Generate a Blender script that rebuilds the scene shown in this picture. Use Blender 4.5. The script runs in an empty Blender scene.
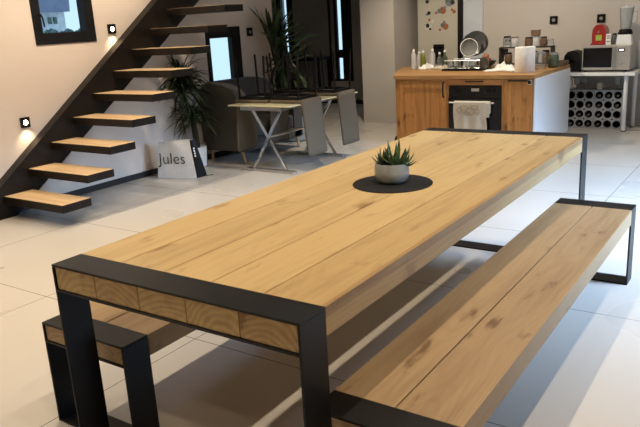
import bpy, bmesh, math, random
from mathutils import Vector, Matrix
R = math.radians
scene = bpy.context.scene
COL = scene.collection
rng = random.Random(7)

# ------------------------------------------------------------------ materials
class NT:
    """small helper for building node trees"""
    def __init__(self, mat):
        mat.use_nodes = True
        self.t = mat.node_tree; self.t.nodes.clear()
        self.out = self.t.nodes.new('ShaderNodeOutputMaterial')
    def n(self, typ, **kw):
        nd = self.t.nodes.new(typ)
        for k, v in kw.items(): setattr(nd, k, v)
        return nd
    def l(self, a, b): self.t.links.new(a, b)
    def put(self, sock, v):
        if hasattr(v, 'default_value') or hasattr(v, 'is_linked'): self.l(v, sock)
        else: sock.default_value = v
    def m(self, op, a, b=0.0, c=None):
        nd = self.n('ShaderNodeMath', operation=op)
        self.put(nd.inputs[0], a); self.put(nd.inputs[1], b)
        if c is not None: self.put(nd.inputs[2], c)
        return nd.outputs[0]
    def xyz(self, x, y, z):
        nd = self.n('ShaderNodeCombineXYZ')
        for i, v in enumerate((x, y, z)): self.put(nd.inputs[i], v)
        return nd.outputs[0]
    def noise(self, vec, scale=1.0, detail=2.0, rough=.5):
        nd = self.n('ShaderNodeTexNoise'); self.l(vec, nd.inputs['Vector'])
        nd.inputs['Scale'].default_value = scale; nd.inputs['Detail'].default_value = detail
        nd.inputs['Roughness'].default_value = rough
        return nd.outputs[0]
    def mix(self, f, a, b, blend='MIX'):
        nd = self.n('ShaderNodeMix', data_type='RGBA', blend_type=blend)
        self.put(nd.inputs[0], f)
        for s, v in ((nd.inputs[6], a), (nd.inputs[7], b)):
            if isinstance(v, tuple): s.default_value = (*v[:3], 1)
            else: self.l(v, s)
        return nd.outputs[2]
    def smooth(self, v, a, b):
        nd = self.n('ShaderNodeMapRange', interpolation_type='SMOOTHSTEP'); nd.clamp = True
        self.put(nd.inputs[0], v); nd.inputs[1].default_value = a; nd.inputs[2].default_value = b
        return nd.outputs[0]
    def obj(self):
        tc = self.n('ShaderNodeTexCoord'); sp = self.n('ShaderNodeSeparateXYZ')
        self.l(tc.outputs['Object'], sp.inputs[0])
        return tc.outputs['Object'], sp.outputs[0], sp.outputs[1], sp.outputs[2]
    def bsdf(self, col, rough=.5, metal=0.0, spec=.5, bump=None, bstr=.2, bdist=.002, emit=None, estr=0, trans=0, alpha=1, coat=0):
        b = self.n('ShaderNodeBsdfPrincipled')
        if isinstance(col, tuple): b.inputs['Base Color'].default_value = (*col[:3], 1)
        else: self.l(col, b.inputs['Base Color'])
        self.put(b.inputs['Roughness'], rough)
        b.inputs['Metallic'].default_value = metal
        b.inputs['Specular IOR Level'].default_value = spec
        b.inputs['Transmission Weight'].default_value = trans
        b.inputs['Coat Weight'].default_value = coat
        if emit: b.inputs['Emission Color'].default_value = (*emit, 1); b.inputs['Emission Strength'].default_value = estr
        if bump is not None:
            bp = self.n('ShaderNodeBump'); bp.inputs['Strength'].default_value = bstr; bp.inputs['Distance'].default_value = bdist
            self.l(bump, bp.inputs['Height']); self.l(bp.outputs[0], b.inputs['Normal'])
        self.l(b.outputs[0], self.out.inputs[0])
        return b

def newmat(name):
    m = bpy.data.materials.new(name); return m, NT(m)

def plain(name, col, rough=.5, metal=0.0, var=.12, vscale=6.0, spec=.5, bstr=.05, **kw):
    m, t = newmat(name); v, *_ = t.obj()
    nz = t.noise(v, vscale, 3)
    dark = tuple(c * (1 - var) for c in col); lite = tuple(min(1, c * (1 + var)) for c in col)
    c = t.mix(t.smooth(nz, .3, .7), dark, lite)
    fine = t.noise(v, vscale * 25, 2)
    t.bsdf(c, rough, metal, spec, bump=fine, bstr=bstr, **kw)
    return m

def glow(name, col, strength):
    m, t = newmat(name); v, *_ = t.obj()
    t.bsdf(col, .5, emit=col, estr=strength); return m

def fabric(name, col, scale=350, var=.15):
    m, t = newmat(name); v, x, y, z = t.obj()
    a = t.noise(v, scale, 2); b = t.noise(v, 5, 2)
    c = t.mix(t.m('ADD', t.m('MULTIPLY', a, .7), t.m('MULTIPLY', b, .3)), tuple(k * (1 - var * 2) for k in col), tuple(min(1, k * (1 + var)) for k in col))
    t.bsdf(c, .9, spec=.2, bump=a, bstr=.3); return m

def glass(name, tint=(.9, .95, .97), refl=1.0, opac=0.0, solid=(.8, .85, .88)):
    """thin clear pane: light passes through it, with a fresnel sheen"""
    m, t = newmat(name)
    tr = t.n('ShaderNodeBsdfTransparent'); tr.inputs[0].default_value = (*tint, 1)
    gl = t.n('ShaderNodeBsdfGlossy'); gl.inputs['Roughness'].default_value = .05
    lw = t.n('ShaderNodeLayerWeight'); lw.inputs[0].default_value = .12
    mx = t.n('ShaderNodeMixShader')
    t.l(t.m('MULTIPLY', lw.outputs['Fresnel'], refl), mx.inputs[0]); t.l(tr.outputs[0], mx.inputs[1]); t.l(gl.outputs[0], mx.inputs[2])
    o = mx.outputs[0]
    if opac:
        df = t.n('ShaderNodeBsdfDiffuse'); df.inputs[0].default_value = (*solid, 1)
        m2 = t.n('ShaderNodeMixShader'); m2.inputs[0].default_value = opac
        t.l(o, m2.inputs[1]); t.l(df.outputs[0], m2.inputs[2]); o = m2.outputs[0]
    t.l(o, t.out.inputs[0]); return m

def timber(name, light, dark, axis='Y', plank=.2, x0=0.0, top=.76, knots=.5, ringf=95, var=.16, rough=.42, band=None, grain=.5, seed=0.0):
    """solid sawn wood: ring figure running along an axis, separate figure for each plank"""
    m, t = newmat(name); v, x, y, z = t.obj()
    if axis == 'Z': x, y, z = x, z, y
    elif axis == 'X': x, y, z = y, x, z
    px = t.m('DIVIDE', t.m('SUBTRACT', x, x0), plank)
    idx = t.m('FLOOR', t.m('ADD', px, .0001))
    wn = t.n('ShaderNodeTexWhiteNoise', noise_dimensions='1D'); t.l(t.m('ADD', idx, 3.7 + seed), wn.inputs['W']); rnd = wn.outputs[0]
    wn2 = t.n('ShaderNodeTexWhiteNoise', noise_dimensions='1D'); t.l(t.m('ADD', idx, 19.3 + seed), wn2.inputs['W']); rnd2 = wn2.outputs[0]
    yy = t.m('ADD', y, t.m('MULTIPLY', rnd, 31.0))
    lo = t.noise(t.xyz(t.m('MULTIPLY', x, 3.0), t.m('MULTIPLY', yy, .75), t.m('MULTIPLY', z, 3.0)), 1.0, 2)
    lo2 = t.noise(t.xyz(t.m('MULTIPLY', x, 9.0), t.m('MULTIPLY', yy, 2.2), t.m('MULTIPLY', z, 9.0)), 1.0, 2)
    cx = t.m('MULTIPLY', t.m('ADD', t.m('SUBTRACT', t.m('FRACT', t.m('ADD', px, .0001)), .5), t.m('MULTIPLY', t.m('SUBTRACT', rnd2, .5), .7)), plank)
    cz = t.m('ADD', t.m('SUBTRACT', z, top - .13), t.m('MULTIPLY', rnd, .05))
    wob = t.m('ADD', t.m('MULTIPLY', t.m('SUBTRACT', lo, .5), .16), t.m('MULTIPLY', t.m('SUBTRACT', lo2, .5), .03))
    rad = t.m('ADD', t.m('SQRT', t.m('ADD', t.m('MULTIPLY', cx, cx), t.m('MULTIPLY', cz, cz))), wob)
    ring = t.m('ADD', t.m('MULTIPLY', t.m('SINE', t.m('MULTIPLY', rad, ringf * 6.283)), .5), .5)
    ring = t.m('POWER', ring, 2.0)
    fine = t.noise(t.xyz(t.m('MULTIPLY', x, 140.0), t.m('MULTIPLY', yy, 5.0), t.m('MULTIPLY', z, 140.0)), 1.0, 3)
    med = t.noise(t.xyz(t.m('MULTIPLY', x, 22.0), t.m('MULTIPLY', yy, 1.6), t.m('MULTIPLY', z, 22.0)), 1.0, 3)
    kn = t.noise(t.xyz(t.m('MULTIPLY', x, 12.0), t.m('MULTIPLY', yy, 4.0), t.m('MULTIPLY', z, 3.0)), 1.0, 4)
    knot = t.m('MULTIPLY', t.smooth(kn, .60, .76), knots)
    f = t.m('ADD', t.m('ADD', t.m('MULTIPLY', ring, .26 * grain), t.m('MULTIPLY', t.smooth(fine, .35, .7), .22 * grain)), t.m('MULTIPLY', t.smooth(med, .42, .72), .75 * grain))
    f = t.m('ADD', f, t.m('MULTIPLY', t.m('SUBTRACT', rnd2, .5), var * 2))
    f = t.m('ADD', f, knot)
    gn = t.n('ShaderNodeNewGeometry'); gs = t.n('ShaderNodeSeparateXYZ'); t.l(gn.outputs['True Normal'], gs.inputs[0])
    if axis == 'Y':                      # growth rings show strongly on the sawn ends
        endf = t.smooth(t.m('ABSOLUTE', gs.outputs[1]), .7, .9)
        ring2 = t.m('POWER', t.m('ADD', t.m('MULTIPLY', t.m('SINE', t.m('MULTIPLY', rad, 46 * 6.283)), .5), .5), 1.5)
        f = t.m('ADD', f, t.m('MULTIPLY', endf, t.m('ADD', .0, t.m('MULTIPLY', ring2, .34))))
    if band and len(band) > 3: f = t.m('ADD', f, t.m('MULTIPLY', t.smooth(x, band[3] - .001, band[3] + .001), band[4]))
    if band:                                   # darker upper strip on the outer side face, shade painted into the colour
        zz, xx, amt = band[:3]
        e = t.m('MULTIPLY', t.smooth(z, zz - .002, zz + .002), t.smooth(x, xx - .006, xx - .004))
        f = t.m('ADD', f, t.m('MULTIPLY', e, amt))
    f = t.m('MAXIMUM', t.m('MINIMUM', f, 1.2), 0.0)
    c = t.mix(f, light, dark)
    rg = t.m('ADD', t.m('MULTIPLY', fine, .12), rough - .06)
    t.bsdf(c, rg, spec=.35, bump=t.m('ADD', fine, t.m('MULTIPLY', ring, .4)), bstr=.12)
    return m

M = {}
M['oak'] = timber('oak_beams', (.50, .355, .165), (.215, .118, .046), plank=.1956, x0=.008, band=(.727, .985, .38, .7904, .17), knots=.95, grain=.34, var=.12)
M['oak_bench'] = timber('oak_bench_planks', (.355, .245, .135), (.14, .08, .04), plank=.195, x0=.009, top=.426, knots=1.0, grain=.36, seed=9)
M['oak_tread'] = timber('oak_treads', (.62, .44, .25), (.36, .22, .1), axis='X', plank=.3, top=.02, knots=.3, seed=4)
M['pine'] = timber('pine_fronts', (.50, .225, .065), (.15, .05, .014), axis='Z', plank=.13, knots=1.0, var=.12, seed=2, top=-.03)
M['pine_flat'] = timber('pine_rails', (.50, .235, .075), (.28, .11, .03), axis='X', plank=.4, knots=.5, seed=5, top=.1)
M['worktop'] = timber('oiled_worktop', (.44, .235, .085), (.2, .1, .035), axis='X', plank=.12, knots=.3, seed=6, top=.1)
M['steel'] = plain('black_powder_coated_steel', (.005, .005, .0055), .42, var=.25, spec=.26, bstr=.08)
M['black'] = plain('black_paint', (.007, .0065, .0065), .5, var=.2, spec=.2)
M['blackgloss'] = plain('black_gloss', (.006, .006, .007), .2, var=.1, spec=.3)
M['stair_steel'] = plain('brown_black_stair_steel', (.012, .009, .007), .38, var=.2, spec=.2)
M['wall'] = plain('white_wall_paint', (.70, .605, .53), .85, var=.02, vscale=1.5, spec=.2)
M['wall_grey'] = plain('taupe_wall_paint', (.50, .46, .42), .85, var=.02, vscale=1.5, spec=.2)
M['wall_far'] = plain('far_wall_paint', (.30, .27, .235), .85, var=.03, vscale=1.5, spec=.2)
M['ceil'] = plain('ceiling_paint', (.5, .49, .48), .9, var=.01, vscale=1)
M['base'] = plain('black_baseboard', (.012, .011, .011), .45)
M['bluewall'] = plain('pale_blue_grey_panel', (.50, .54, .60), .7, var=.03)
M['white'] = plain('white_lacquer', (.80, .81, .82), .35, var=.005, vscale=1)
M['panel'] = plain('white_end_panel', (.76, .77, .79), .45, var=.005, vscale=1)
M['whitemat'] = plain('white_matt', (.82, .80, .76), .7, var=.03)
M['paper'] = plain('white_paper', (.82, .80, .76), .85, var=.03, vscale=30)
M['taupe'] = fabric('taupe_chair_vinyl', (.135, .11, .08))
M['sofa'] = fabric('dark_grey_sofa_fabric', (.085, .078, .07))
M['chrome'] = plain('chrome', (.75, .75, .75), .12, 1.0, var=.03)
M['silver'] = plain('brushed_silver', (.55, .54, .52), .3, .9, var=.05)
M['lightwood'] = plain('pale_wood', (.45, .30, .16), .5)
M['tabletop'] = plain('cream_glass_top', (.62, .58, .38), .15, var=.04)
M['concrete'] = plain('pale_concrete', (.33, .335, .335), .8, var=.1, vscale=20, bstr=.3)
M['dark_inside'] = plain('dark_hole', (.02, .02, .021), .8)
M['pot_grey'] = plain('grey_glazed_ceramic', (.27, .295, .30), .16, var=.06, vscale=12)
M['soil'] = plain('soil', (.03, .02, .012), .95, vscale=60, bstr=.6)
M['mat'] = fabric('black_felt_mat', (.012, .012, .013))
M['bottle_glass'] = plain('dark_green_bottle', (.012, .022, .012), .12, var=.1)
M['foil'] = plain('bottle_cap_foil', (.13, .12, .10), .4, .3)
M['red'] = plain('red_plastic', (.28, .02, .015), .25, var=.08)
M['lime'] = plain('lime_sticker', (.33, .40, .06), .5)
M['mwgrey'] = plain('grey_microwave_steel', (.46, .44, .41), .3, .5, var=.04)
M['fridge'] = plain('beige_fridge_door', (.47, .44, .37), .35, var=.03, vscale=2)
M['towel'] = fabric('cream_towel', (.60, .53, .43), 250)
M['towelprint'] = fabric('towel_print', (.42, .33, .22), 250)
M['jug'] = glass('cloudy_jug_plastic', (.88, .9, .9), 1.0, .3, (.7, .7, .7))
M['smoke'] = glass('smoked_glass_dish', (.55, .55, .53), 1.0, .8, (.2, .2, .19))
M['clear'] = glass('clear_glass', (.90, .94, .95), 1.0, .10)
M['frost'] = glass('frosted_plastic', (.85, .87, .88), .6, .55, (.75, .74, .75))
M['pane'] = glass('window_pane', (.95, .98, 1.0), .55)
M['greenliq'] = plain('green_soap', (.18, .20, .03), .2)
M['greenglass'] = plain('green_glass_jar', (.07, .085, .05), .15)
M['lamp_on'] = glow('lit_lamp_lens', (1.0, .84, .58), 9)
M['lamp_off'] = plain('pale_lamp_lens', (.22, .20, .18), .3)
M['display'] = glow('microwave_display', (.85, .80, .72), 1.2)
M['plate'] = plain('dark_grey_plates', (.075, .075, .07), .3)
M['wicker'] = fabric('brown_wicker', (.16, .115, .07), 120, .3)
M['orange'] = plain('orange_fruit', (.36, .12, .045), .5)
M['tomato'] = plain('red_fruit', (.26, .05, .03), .35)
M['jam'] = plain('brown_jar_content', (.14, .085, .05), .3)
M['roof'] = plain('slate_roof', (.22, .24, .33), .8, vscale=3)
M['render'] = plain('white_house_render', (.72, .74, .76), .9)
M['hedge'] = plain('hedge_leaves', (.10, .16, .13), .9, var=.5, vscale=15)
M['bluebucket'] = plain('dark_blue_bucket', (.03, .04, .06), .5)

def leafmat(name, a, b, scale=18):
    m, t = newmat(name); v, x, y, z = t.obj()
    t.bsdf(t.mix(t.smooth(t.noise(v, scale, 2), .35, .65), a, b), .45, spec=.4); return m
M['leaf'] = leafmat('dark_strap_leaf', (.012, .022, .010), (.035, .055, .022))
M['yucca'] = leafmat('yucca_leaf', (.018, .035, .014), (.05, .085, .03))
M['succ'] = leafmat('succulent_leaf', (.022, .060, .022), (.075, .145, .055), 60)
M['bark'] = plain('bark', (.035, .028, .02), .9, vscale=30, bstr=.5)

def floor_mat():
    m, t = newmat('beige_floor_tiles'); v, x, y, z = t.obj()
    TX, TY, OX, OY = 1.205, 1.157, -.367, .938
    def line(c, o, p):
        f = t.m('FRACT', t.m('DIVIDE', t.m('SUBTRACT', c, o), p))
        d = t.m('MULTIPLY', t.m('MINIMUM', f, t.m('SUBTRACT', 1.0, f)), p)
        return t.m('SUBTRACT', 1.0, t.smooth(d, .0018, .0034))
    g = t.m('MAXIMUM', line(x, OX, TX), line(y, OY, TY))
    ix = t.m('FLOOR', t.m('DIVIDE', t.m('SUBTRACT', x, OX), TX)); iy = t.m('FLOOR', t.m('DIVIDE', t.m('SUBTRACT', y, OY), TY))
    wn = t.n('ShaderNodeTexWhiteNoise', noise_dimensions='3D'); t.l(t.xyz(ix, iy, 1.0), wn.inputs['Vector'])
    nz = t.noise(v, 1.6, 1)
    f = t.m('ADD', t.m('MULTIPLY', nz, .7), t.m('MULTIPLY', wn.outputs[0], .25))
    c = t.mix(f, (.49, .46, .415), (.57, .535, .485))
    c = t.mix(g, c, (.12, .105, .09))
    r = t.m('ADD', t.m('MULTIPLY', nz, .10), t.m('ADD', .24, t.m('MULTIPLY', g, .4)))
    t.bsdf(c, r, spec=.42, bump=t.m('SUBTRACT', 1.0, g), bstr=.2)
    return m
M['floor'] = floor_mat()

# ------------------------------------------------------------------ mesh helpers
class MB:
    def __init__(self): self.bm = bmesh.new(); self.mats = []; self.cur = 0
    def use(self, mat):
        if mat not in self.mats: self.mats.append(mat)
        self.cur = self.mats.index(mat); return self
    def _tag(self, before):
        for f in self.bm.faces:
            if f not in before: f.material_index = self.cur
    def box(self, x0, x1, y0, y1, z0, z1, bev=0.0, seg=2, mx=None):
        b = set(self.bm.faces)
        r = bmesh.ops.create_cube(self.bm, size=1.0)
        vs = r['verts']
        for v in vs:
            v.co = Vector(((x0 + x1) / 2 + v.co.x * (x1 - x0), (y0 + y1) / 2 + v.co.y * (y1 - y0), (z0 + z1) / 2 + v.co.z * (z1 - z0)))
        if mx is not None:
            for v in vs: v.co = mx @ v.co
        if bev:
            es = list({e for v in vs for e in v.link_edges})
            bmesh.ops.bevel(self.bm, geom=es, offset=bev, segments=seg, affect='EDGES', profile=.5)
        self._tag(b); return self
    def tube(self, pts, r, seg=10, cap=True):
        b = set(self.bm.faces)
        pts = [Vector(p) for p in pts]; rr = r if isinstance(r, (list, tuple)) else [r] * len(pts)
        rings = []
        up = None
        for i, p in enumerate(pts):
            d = (pts[min(i + 1, len(pts) - 1)] - pts[max(i - 1, 0)]).normalized()
            if up is None: up = Vector((0, 0, 1)) if abs(d.z) < .9 else Vector((1, 0, 0))
            s = d.cross(up).normalized(); u = s.cross(d).normalized(); up = u
            rings.append([self.bm.verts.new(p + (s * math.cos(a) + u * math.sin(a)) * rr[i]) for a in [2 * math.pi * k / seg for k in range(seg)]])
        for a, c in zip(rings, rings[1:]):
            for k in range(seg): self.bm.faces.new((a[k], a[(k + 1) % seg], c[(k + 1) % seg], c[k]))
        if cap:
            self.bm.faces.new(rings[0][::-1]); self.bm.faces.new(rings[-1])
        self._tag(b); return self
    def bar(self, p, q, w, t, up=(0, 0, 1)):
        """rectangular bar from p to q"""
        p, q = Vector(p), Vector(q); d = (q - p); L = d.length; d.normalize()
        s = d.cross(Vector(up)).normalized(); u = s.cross(d).normalized()
        mx = Matrix((( s.x, d.x, u.x, p.x), (s.y, d.y, u.y, p.y), (s.z, d.z, u.z, p.z), (0, 0, 0, 1)))
        return self.box(-w / 2, w / 2, 0, L, -t / 2, t / 2, mx=mx)
    def lathe(self, prof, c=(0, 0, 0), seg=24, axis='Z'):
        b = set(self.bm.faces); rings = []
        for r, h in prof:
            ring = []
            for k in range(seg):
                a = 2 * math.pi * k / seg; x, y = r * math.cos(a), r * math.sin(a)
                co = (c[0] + x, c[1] + y, c[2] + h) if axis == 'Z' else (c[0] + x, c[1] + h, c[2] + y)
                ring.append(self.bm.verts.new(co))
            rings.append(ring)
        for p, q in zip(rings, rings[1:]):
            for k in range(seg): self.bm.faces.new((p[k], p[(k + 1) % seg], q[(k + 1) % seg], q[k]))
        self.bm.faces.new(rings[0][::-1]); self.bm.faces.new(rings[-1])
        self._tag(b); return self
    def prism(self, poly, axis, a0, a1):
        """extrude a polygon: axis X -> poly in (y,z), Y -> (x,z), Z -> (x,y)"""
        b = set(self.bm.faces)
        def co(u, v, a): return {'X': (a, u, v), 'Y': (u, a, v), 'Z': (u, v, a)}[axis]
        A = [self.bm.verts.new(co(u, v, a0)) for u, v in poly]; B = [self.bm.verts.new(co(u, v, a1)) for u, v in poly]
        self.bm.faces.new(A); self.bm.faces.new(B[::-1])
        n = len(poly)
        for i in range(n): self.bm.faces.new((A[i], B[i], B[(i + 1) % n], A[(i + 1) % n]))
        self._tag(b); return self
    def grid(self, fn, nu, nv):
        b = set(self.bm.faces)
        V = [[self.bm.verts.new(fn(i / nu, j / nv)) for j in range(nv + 1)] for i in range(nu + 1)]
        for i in range(nu):
            for j in range(nv): self.bm.faces.new((V[i][j], V[i + 1][j], V[i + 1][j + 1], V[i][j + 1]))
        self._tag(b); return self
    def leaf(self, base, az, el, L, w, droop=0.0, seg=8, fold=.25, clampx=None):
        """strap leaf that leaves base at azimuth/elevation and droops"""
        b = set(self.bm.faces)
        d = Vector((math.cos(az) * math.cos(el), math.sin(az) * math.cos(el), math.sin(el)))
        side = Vector((-math.sin(az), math.cos(az), 0)); rows = []
        for i in range(seg + 1):
            t = i / seg
            p = Vector(base) + d * L * t - Vector((0, 0, 1)) * droop * L * t * t
            if clampx is not None and p.x < clampx: p.x = clampx + .001 * rng.random()
            ww = w * (.55 + .9 * t) * (1 - t ** 3) if t < 1 else .0005
            ww = max(ww, .0006)
            up = Vector((0, 0, 1)) * ww * fold
            row = [p - side * ww / 2 + up, p, p + side * ww / 2 + up]
            if clampx is not None:
                for q in row: q.x = max(q.x, clampx)
            rows.append([self.bm.verts.new(q) for q in row])
        for a, c in zip(rows, rows[1:]):
            for k in range(2): self.bm.faces.new((a[k], a[k + 1], c[k + 1], c[k]))
        self._tag(b); return self
    def build(self, name, mat=None, parent=None, smooth=False, loc=None, rot=None, thick=0.0, normals=True):
        if mat is not None and not self.mats: self.mats = [mat]
        if normals: bmesh.ops.recalc_face_normals(self.bm, faces=self.bm.faces[:])
        me = bpy.data.meshes.new(name); self.bm.to_mesh(me); self.bm.free()
        for m_ in self.mats: me.materials.append(m_)
        if smooth:
            for p in me.polygons: p.use_smooth = True
            try: me.set_sharp_from_angle(angle=R(40))
            except Exception: pass
        o = bpy.data.objects.new(name, me); COL.objects.link(o)
        if parent is not None: o.parent = parent
        if loc is not None: o.location = loc
        if rot is not None: o.rotation_euler = rot
        if thick:
            md = o.modifiers.new('thickness', 'SOLIDIFY'); md.thickness = thick; md.offset = 0
        return o

def tag(o, label, cat, group=None, kind=None):
    o['label'] = label; o['category'] = cat
    if group: o['group'] = group
    if kind: o['kind'] = kind
    return o
def thing(name, label, cat, loc=(0, 0, 0), rotz=0.0, group=None):
    o = bpy.data.objects.new(name, None); COL.objects.link(o); o.empty_display_size = .1
    o.location = loc; o.rotation_euler = (0, 0, rotz); return tag(o, label, cat, group)
def struct(o): o['kind'] = 'structure'; return o
def copy_tree(o, loc, label, parent=None, rotz=None):
    c = o.copy(); COL.objects.link(c)
    if parent is None:
        c.location = loc; c['label'] = label
        if rotz is not None: c.rotation_euler = (0, 0, rotz)
    else: c.parent = parent
    for ch in list(o.children): copy_tree(ch, None, None, c)
    return c

# ------------------------------------------------------------------ room shell
XL = -3.6            # left wall
CZ = 2.75            # ceiling height
XR, YF, YB = 4.6, -3.2, 9.5
struct(MB().box(-6.7, XR, YF, YB + .25, -.1, 0).build('floor', M['floor']))
struct(MB().box(-6.7, XR + .2, YF - .2, YB + .2, CZ, CZ + .15).build('ceiling', M['ceil']))

def wall_with_holes(name, mat, fixed, thick, u0, u1, v1, holes, axis):
    """upright wall in the plane axis=fixed, panels around rectangular openings (u0,u1,z0,z1)"""
    us = sorted({u0, u1, *[h[0] for h in holes], *[h[1] for h in holes]})
    vs = sorted({0.0, v1, *[h[2] for h in holes], *[h[3] for h in holes]})
    mb = MB()
    for a, b in zip(us, us[1:]):
        for c, d in zip(vs, vs[1:]):
            if any(h[0] <= (a + b) / 2 <= h[1] and h[2] <= (c + d) / 2 <= h[3] for h in holes): continue
            if axis == 'X': mb.box(fixed, fixed + thick, a, b, c, d)
            else: mb.box(a, b, fixed, fixed + thick, c, d)
    bmesh.ops.remove_doubles(mb.bm, verts=mb.bm.verts[:], dist=1e-5)
    return struct(mb.build(name, mat))

W1 = (2.515, 3.165, 1.41, 2.25); W2 = (4.665, 5.265, .30, 1.475)
wall_with_holes('wall_left', M['wall'], XL, -.09, YF, 5.93, CZ, [W1, W2], 'X')
W3 = (-6.24, -5.87, .05, 2.3); W4 = (-5.09, -4.60, .41, 2.3)
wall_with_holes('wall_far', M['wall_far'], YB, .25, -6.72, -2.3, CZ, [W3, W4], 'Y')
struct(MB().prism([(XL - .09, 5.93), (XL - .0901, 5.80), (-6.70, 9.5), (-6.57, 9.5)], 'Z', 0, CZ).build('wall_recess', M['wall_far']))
struct(MB().box(-3.235, -2.70, 7.5, 8.7, 0, CZ).build('wall_column', M['wall_grey']))
struct(MB().box(-2.70, -1.93, 8.72, 8.85, 0, CZ).build('wall_niche', M['wall_grey']))
struct(MB().box(-1.93, XR, 8.05, 8.25, 0, CZ).build('wall_back', M['wall_grey']))
struct(MB().box(-1.90, -1.62, 8.035, 8.05, 0, 2.2).build('trim_1', M['bluewall']))
struct(MB().box(-1.965, -1.90, 7.99, 8.06, 0, 2.2).build('trim_2', M['black']))
# daylight side of the room, out of the picture
W5 = (2.2, 5.8, 1.1, 2.4)
wall_with_holes('wall_right', M['wall'], XR, .25, YF, 8.25, CZ, [W5], 'X')
struct(MB().box(XL - .3, XR, YF - .2, YF, 0, CZ).build('wall_front', M['wall']))
struct(MB().box(XL, XL + .014, YF, 5.93, 0, .06, .003).build('baseboard_left', M['base']))
struct(MB().box(-6.5, -3.0, YB - .014, YB, 0, .07, .003).build('baseboard_far', M['base']))
struct(MB().box(-1.62, XR, 8.036, 8.05, 0, .05, .003).build('baseboard_back', M['wall']))

def window(name, hole, fixed, axis, fw, depth, extra=None, sill=False, inner=(0, 0, 0, 0)):
    """dark frame around an opening; fw = frame width, or (left, right, bottom, top)"""
    a0, a1, z0, z1 = hole
    l, r, b, t = fw if isinstance(fw, tuple) else (fw,) * 4
    root = bpy.data.objects.new(name, None); COL.objects.link(root); struct(root)
    mb = MB()
    def bx(u0, u1, c0, c1, d0, d1):
        if axis == 'X': mb.box(fixed + d0, fixed + d1, u0, u1, c0, c1, .004, 1)
        else: mb.box(u0, u1, fixed - d1, fixed - d0, c0, c1, .004, 1)
    bx(a0, a0 + l, z0, z1, -depth, .012); bx(a1 - r, a1, z0, z1, -depth, .012)
    bx(a0 + l, a1 - r, z0, z0 + b, -depth, .011); bx(a0 + l, a1 - r, z1 - t, z1, -depth, .011)
    for e in (extra or []): bx(*e, -depth * .8, .006)
    fr = mb.build('window_frame', M['black'], root)
    p = MB()
    if axis == 'X': p.box(fixed - depth * .6 - .006, fixed - depth * .6, a0 + l, a1 - r, z0 + b, z1 - t)
    else: p.box(a0 + l, a1 - r, fixed + depth * .6, fixed + depth * .6 + .006, z0 + b, z1 - t)
    p.build('window_pane', M['pane'], root)
    return root
w1 = window('window_1', W1, XL, 'X', (.085, .10, .10, .1), .09)
hd = MB().tube([(XL + .012, 2.575, 1.665), (XL + .045, 2.575, 1.665), (XL + .05, 2.585, 1.64), (XL + .05, 2.592, 1.56)], .008).build('handle', M['blackgloss'], w1, True)
w2 = window('window_2', W2, XL, 'X', (.065, .16, .08, .12), .06)
w3 = window('window_3', W3, YB, 'Y', (.10, .135, .1, .1), .06)
w4 = window('window_4', W4, YB, 'Y', (.04, .21, .035, .1), .06, extra=[(-4.97, -4.91, .41, 2.3), (-4.91, -4.80, .82, .965)])
MB().box(-5.05, -4.97, YB + .01, YB + .03, .445, 2.2).build('side_panel', M['wall_far'], w4)
w5 = window('window_5', W5, XR, 'X', .07, .08, extra=[(3.97, 4.03, 1.1, 2.4)])

# the neighbouring house seen through window_1
hs = thing('neighbour_house', 'white rendered house with slate roof outside the stair window', 'house', (-12.5, 8, 0))
MB().box(-5, 0, -.6, 1.42, 0, 2.04).build('house_wall', M['render'], hs)
MB().prism([(-.9, 2.04), (1.40, 2.03), (1.46, 2.9), (-.9, 3.2)], 'X', -5.2, .25).build('roof', M['roof'], hs)
for ya, yb in ((.95, 1.03), (1.09, 1.18)):
    f = MB().box(0, .03, ya, yb, 1.77, 1.92, .005).build('window', M['hedge'], hs)
hb = MB()
for k in range(34):
    c = Vector((.5 + rng.random() * .3, .2 + k * .03, 1.40 + rng.random() * .17))
    hb.lathe([(.01, -.1), (.07, -.06), (.1, 0), (.07, .06), (.01, .1)], c, 7)
hb.box(.5, .8, .2, 1.2, -.2, 1.4)
tag(hb.build('hedge', M['hedge'], loc=(-12.4, 8, 0)), 'grey green hedge in front of the white house outside', 'hedge')

# ------------------------------------------------------------------ dining table and benches
def steel_loop(mb, x0, x1, ya, yb, ztop, tk, zu):
    """closed flat bar portal: top, legs, rail under the beams and floor bar"""
    mb.box(x0, x1, ya, yb, ztop - tk, ztop, .0015, 1)
    mb.box(x0, x0 + tk, ya, yb, 0, ztop - tk, .0015, 1); mb.box(x1 - tk, x1, ya, yb, 0, ztop - tk, .0015, 1)
    mb.box(x0 + tk, x1 - tk, ya, yb, zu - tk, zu, .0015, 1)
    mb.box(x0 + tk, x1 - tk, ya, yb, 0, tk, .0015, 1)
TW, TL, TD = .994, 2.885, .117
tb = thing('dining_table', 'long oak beam dining table with black flat steel end frames', 'table')
mb = MB(); n = 5; tk = .008; pw = (TW - 2 * tk) / n
for i in range(n):                      # five beams, flush with the frame at both ends
    a = tk + i * pw
    mb.box(a + .0017, a + pw - .0017, 0.006, TL - .006, .6735, .7515, .002, 2)
    mb.box(a + .002 if i else 0.0005, a + pw - .002 if i < n - 1 else TW - .0005, TD + .0005, TL - TD - .0005, .674, .7595, .003, 2)
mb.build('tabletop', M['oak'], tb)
for ya in (0, TL - TD):
    mb = MB(); steel_loop(mb, 0, TW, ya, ya + TD, .76, tk, .673); mb.build('leg_frame', M['steel'], tb)

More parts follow.
